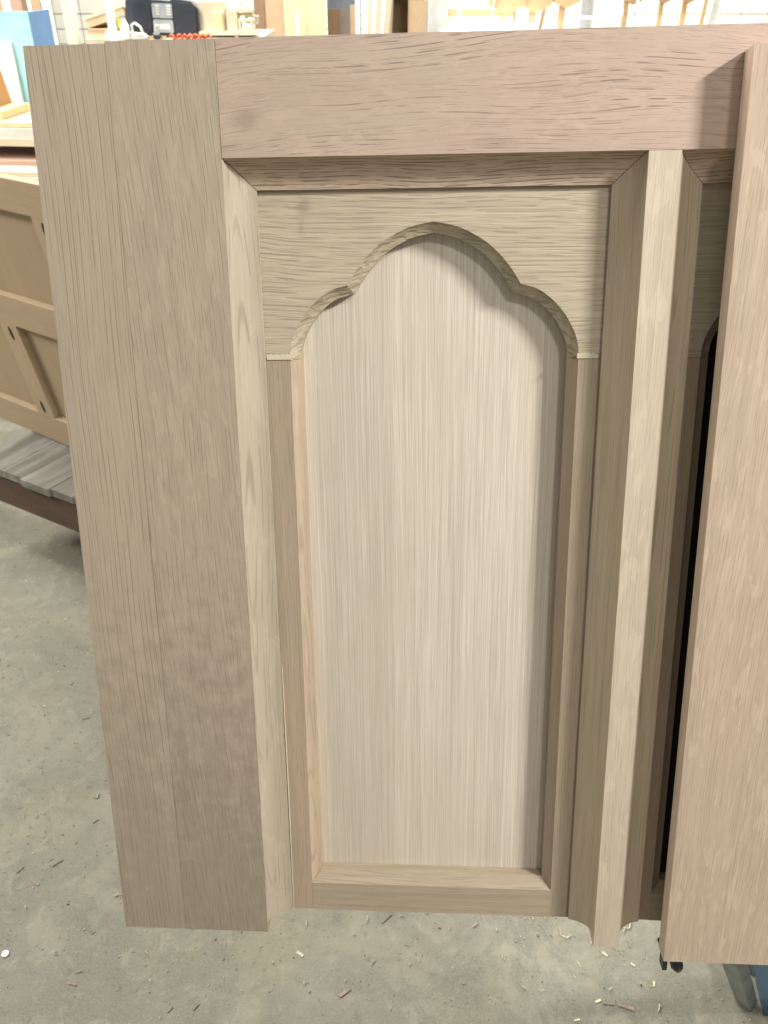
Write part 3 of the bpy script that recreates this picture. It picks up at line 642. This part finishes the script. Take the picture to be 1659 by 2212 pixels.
# ------------------------------------------------------------------ bench with wooden stands at the right
YB2 = 9.0
bb2 = thing('long_bench', 'long white topped bench behind the right half of the frame', 'workbench', loc=(0, YB2, 0))
X0, X1 = xs(960, YB2), xs(1800, YB2)
mgloss = plain('glossy white top', (.85, .85, .83), .15, .03, 3)
box('bench_top', (X0, X1, 0, .9, .88, .93), mgloss, bb2, .004)
for a in (X0 + .05, (X0 + X1) / 2, X1 - .1): box('leg', (a, a + .08, .05, .13, 0, .879), mcream, bb2)
ZS = .9305; kz = .000468 * YB2 / 1.0 * 1.0
def zv(v): return 1.55 - YB2 * (.0378 + (v) * .000407)
mst = wood('light tan plywood', (.55, .38, .21), axis='x', seed=41, band=.15, bandf=20, fine=.1, pores=.05, warp=.01, bump=.1)
mst2 = wood('brown plywood', (.40, .26, .15), axis='x', seed=42, band=.15, bandf=20, fine=.1, pores=.05, warp=.01, bump=.1)
def vstand(u0, u1, vt, vm, up0, up1, dy, mat, lb):
    y = YB2 + dy; a, b_ = xs(u0, y), xs(u1, y); pa, pb = xs(up0, y), xs(up1, y)
    t = thing('wooden_stand', lb, 'stand', loc=((pa + pb) / 2, y, ZS), group='v-shaped wooden stands on the long bench')
    ox = (pa + pb) / 2; zt = zv(vt) - ZS; zm = zv(vm) - ZS; md = (a + b_) / 2 - ox
    bm = bmesh.new(); add_prism(bm, [(a - ox, zt - .02), (a - ox, zt + .05), (md, zt + .03), (b_ - ox, zt + .05), (b_ - ox, zt - .02), (md, zm)], -.02, .02, 'y'); from_bm('v_plate', bm, mat, t, .002)
    box('post', (pa - ox, pb - ox, .0205, .06, .0155, zt + .02), mst, t, .001)
    box('foot', (pa - ox - .05, pb - ox + .05, -.03, .10, 0, .015), mst, t, .001)
vstand(1054, 1134, 8, 30, 1085, 1095, .10, mst, 'first light tan V-topped stand from the left')
vstand(1123, 1190, 6, 30, 1146, 1157, .14, mst, 'second light tan V-topped stand from the left')
vstand(1190, 1250, 0, 20, 1208, 1221, .18, mst, 'third V-topped stand, left of the grey pipe')
vstand(1335, 1392, -8, 12, 1346, 1357, .12, mst2, 'V-topped stand just right of the white disc')
vstand(1404, 1456, -12, 10, 1423, 1432, .12, mst2, 'V-topped stand second from the right')
vstand(1456, 1508, -12, 9, 1473, 1483, .14, mst2, 'rightmost V-topped wooden stand')
def stick(u0, v0, u1, v1, w_, dy, mat, lb, name='thin_post', cat='post'):
    bm = bmesh.new(); bar(bm, (xs(u0, YB2 + dy), YB2 + dy, max(zv(v0), ZS + .004)), (xs(u1, YB2 + dy), YB2 + dy, zv(v1)), w_, w_); o = from_bm(name, bm, mat, None); tag(o, lb, cat, 'thin posts on the long bench')
stick(1000, 75, 985, -20, .035, .06, mwhite, 'white slanted post at the left end of the long bench')
stick(1059, 75, 1070, -30, .018, .05, mcream, 'thin cream stick leaning between the first two stands')
stick(1111, 75, 1114, -20, .016, .30, mst2, 'thin brown post behind the first stand')
stick(1168, 75, 1182, -30, .028, .32, mst2, 'brown post behind the second stand')
stick(1382, 75, 1370, -30, .025, .05, mwhite, 'white stick leaning right of the white disc')
stick(1516, 75, 1522, -30, .030, .10, mst, 'tan post at the right of the stands')
stick(1536, 75, 1545, -30, .065, .20, plain('pale painted pipe', (.62, .64, .58), .5), 'pale thick pipe before the block wall at the right')
o = box('brown_shelf_board', (xs(970, 9.3), xs(1112, 9.3), 9.3, 9.45, zv(40), zv(24)), mst, None, .003); tag(o, 'brown shelf board behind the slanted white post', 'board')
tl = thing('tube_light', 'small glaring tube light lying along the front edge of the long bench', 'lamp', loc=(xs(975, 8.97), 8.97, .955))
me_, te_, be_ = nt('lit tube'); be_.inputs['Emission Color'].default_value = (1, .98, .95, 1); be_.inputs['Emission Strength'].default_value = 9
bm = bmesh.new(); add_tube(bm, [(0, 0, .045), (xs(1162, 8.97) - xs(975, 8.97), 0, .045)], .030, 14); from_bm('tube', bm, me_, tl, smooth=True)
for q in (0, .38, .75): box('holder', (q + .03, q + .06, -.02, .03, -.024, .013), mgrey, tl)
# grey pipe with bracket, white disc
gp = thing('grey_pipe', 'grey vertical pipe with a ring bracket left of the white disc', 'pipe', loc=(xs(1272, 9.1), 9.2, 0))
bm = bmesh.new(); add_tube(bm, [(0, 0, .931), (0, 0, 2.4)], .060, 20); from_bm('pipe', bm, mgrey, gp, smooth=True)
bm = bmesh.new(); add_tube(bm, [(0, 0, zv(44)), (0, 0, zv(36))], .075, 20); from_bm('bracket', bm, mwhite, gp, smooth=False)
bm = bmesh.new(); add_tube(bm, [(-.07, -.02, zv(41)), (-.16, -.05, zv(36)), (-.17, -.05, zv(32))], .012, 8); from_bm('lever', bm, mwhite, gp, smooth=True)
dc = thing('white_disc', 'round white disc standing on the long bench right of the grey pipe', 'disc', loc=(xs(1319, 9), YB2 + .05, zv(27)))
bm = bmesh.new(); add_tube(bm, [(0, -.015, 0), (0, .015, 0)], .122, 40); from_bm('disc', bm, mgloss, dc); bm = bmesh.new(); add_tube(bm, [(0, -.0215, 0), (0, -.0155, 0)], .10, 36); from_bm('face', bm, mwhite, dc)

# ------------------------------------------------------------------ shavings and dust on the floor
mshav = plain('pale wood shaving', (.62, .55, .40), .6, .15, 40); mchip = plain('brown wood chip', (.27, .225, .16), .7, .25, 60); mdark = plain('dark wood crumb', (.085, .07, .05), .7, .3, 60)
def curl(bm, x, y, ln, wd, a, amp, n=7):
    pr = None; px, py = x, y; an = a
    for i in range(n + 1):
        an += rng.uniform(-amp, amp); nx, ny = -math.sin(an), math.cos(an)
        zz = .0012 + abs(math.sin(i * 1.3 + a)) * .003
        ww = wd * (.5 + .5 * math.sin(math.pi * (i + .5) / (n + 1)))
        c = [bm.verts.new((px + nx * ww, py + ny * ww, zz)), bm.verts.new((px - nx * ww, py - ny * ww, zz + .0012))]
        c2 = [bm.verts.new((px + nx * ww, py + ny * ww, zz - .0006)), bm.verts.new((px - nx * ww, py - ny * ww, zz + .0006))]
        if pr:
            bm.faces.new((pr[0], c[0], c[1], pr[1])); bm.faces.new((pr[2], pr[3], c2[1], c2[0])); bm.faces.new((pr[0], pr[2], c2[0], c[0])); bm.faces.new((pr[1], c[1], c2[1], pr[3]))
        pr = c + c2; px += math.cos(an) * ln / n; py += math.sin(an) * ln / n
def chip(bm, x, y, ln, wd, h_, a):
    c, s = math.cos(a), math.sin(a)
    m4 = Matrix.Translation((x, y, h_ / 2 + .0006)) @ Matrix.Rotation(a, 4, 'Z') @ Matrix.Rotation(rng.uniform(-.1, .1), 4, 'X')
    vs = add_box(bm, -ln / 2, ln / 2, -wd / 2, wd / 2, -h_ / 2, h_ / 2, mtx=m4)
    for v in vs: v.co += Vector((rng.uniform(-.12, .12) * ln * .6, rng.uniform(-.15, .15) * wd, 0))
def dust(name, mat, n, fn, lb):
    bm = bmesh.new()
    for i in range(n): fn(bm)
    o = from_bm(name, bm, mat, None); tag(o, lb, 'wood debris', kind='stuff')
def rp():
    return rng.uniform(-1.5, 1.0), rng.uniform(.55, 2.6)
def clump():
    cx, cy = rng.choice(((-.80, 1.30), (-.75, 1.05), (.22, 1.05), (.35, .93), (-.95, 1.75), (.42, 1.0), (-.35, 1.0), (.40, 1.45)))
    return cx + rng.gauss(0, .16), cy + rng.gauss(0, .11)
def f1(bm):
    x, y = rp() if rng.random() < .55 else clump(); curl(bm, x, y, rng.choice((.003, .004, .006, .009, .013)), rng.uniform(.0003, .0008), rng.uniform(0, 6.3), .5, 4)
def f2(bm):
    x, y = rp() if rng.random() < .8 else clump(); chip(bm, x, y, rng.choice((.0012, .0018, .0022, .003, .005)), rng.uniform(.0008, .002), .0008, rng.uniform(0, 6.3))
dust('sawdust_shavings', mshav, 900, f1, 'fine pale wood shavings and sawdust scattered over the concrete floor')
dust('sawdust_crumbs', plain('sawdust crumb', (.36, .32, .235), .7, .2, 60), 2200, f2, 'tiny tan crumbs of sawdust scattered over the concrete floor')
dust('dark_crumbs', mdark, 420, f2, 'tiny dark specks and crumbs scattered over the concrete floor')
big = [  # x, y, length, angle, kind, label
 (.332, .935, .030, -.6, 'c', 'longest curled white shaving below the bottom of the arched panel'), (.452, .935, .026, -.5, 'c', 'curled white shaving just right of the mullion foot'),
 (.408, .885, .014, -.7, 's', 'short white sliver below and left of the mullion foot'), (.218, .885, .012, -1.0, 'c', 'small white curl left of the sawdust patch'),
 (.005, .955, .030, .75, 'b', 'brown wood chip right under the left end of the sill'), (-.155, .885, .017, -.6, 's', 'pale sliver right of the wide stile foot'),
 (-.07, .815, .028, .6, 'b', 'thin brown splinter low in the middle left of the floor'), (.425, .79, .034, -.3, 'b', 'long tan splinter in the pile at the lower right'),
 (.395, .795, .022, -.15, 'b', 'tan chip beside the long splinter at the lower right'), (.378, .80, .013, .4, 's', 'square pale chip at the left end of the splinter pile'),
 (.335, .768, .012, .2, 's', 'small square pale chip near the bottom edge at the right'), (-.665, 1.075, .026, .7, 'b', 'widest tan chip on the floor at the left'),
 (-.735, 1.060, .020, 1.0, 'b', 'upright tan chip at the far left of the floor'), (-.695, 1.030, .026, -.5, 'b', 'flat tan splinter under the widest tan chip'),
 (-.615, 1.175, .016, .7, 'b', 'dark brown chip left of the stile edge'), (-.64, 1.24, .020, -.8, 'c', 'tangled white curl on the floor left of the stile'),
 (-.53, 1.00, .016, .2, 'c', 'cream flake close to the lower stile edge'), (-.56, .83, .020, -.2, 'b', 'tan splinter low on the floor at the left'),
 (-.375, .785, .014, .9, 'b', 'small brown chip just under the wide stile'), (-.33, .79, .016, 1.0, 'b', 'dark chip under the wide stile, right of its twin'),
 (-.72, 1.47, .022, .2, 'b', 'thin tan splinter high on the floor at the left'), (-.60, 1.34, .020, .3, 'b', 'thin dark splinter beside the stile edge'),
 (.455, .865, .010, -.6, 's', 'pale flake right of the mullion foot'), (.485, .83, .011, 1.3, 's', 'pale upright flake under the clamp')]
for x, y, ln, a, k, lb in big:
    bm = bmesh.new()
    if k == 'c': curl(bm, x, y, ln * 1.2, .0011, a, .9, 11); o = from_bm('wood_shaving', bm, mshav)
    elif k == 's': chip(bm, x, y, ln * .85, ln * .28, .0010, a); o = from_bm('wood_chip', bm, mshav)
    else: chip(bm, x, y, ln * .85, ln * .17, .0015, a); o = from_bm('wood_chip', bm, mchip)
    tag(o, lb, 'wood shaving' if k == 'c' else 'wood chip', 'loose wood pieces on the floor')
bm = bmesh.new(); add_tube(bm, [(-.70, .885, .0006), (-.70, .885, .0030)], .0065, 16)
tag(from_bm('white_plug', bm, mwhite), 'small round white plug lying on the floor at the far left', 'plug')
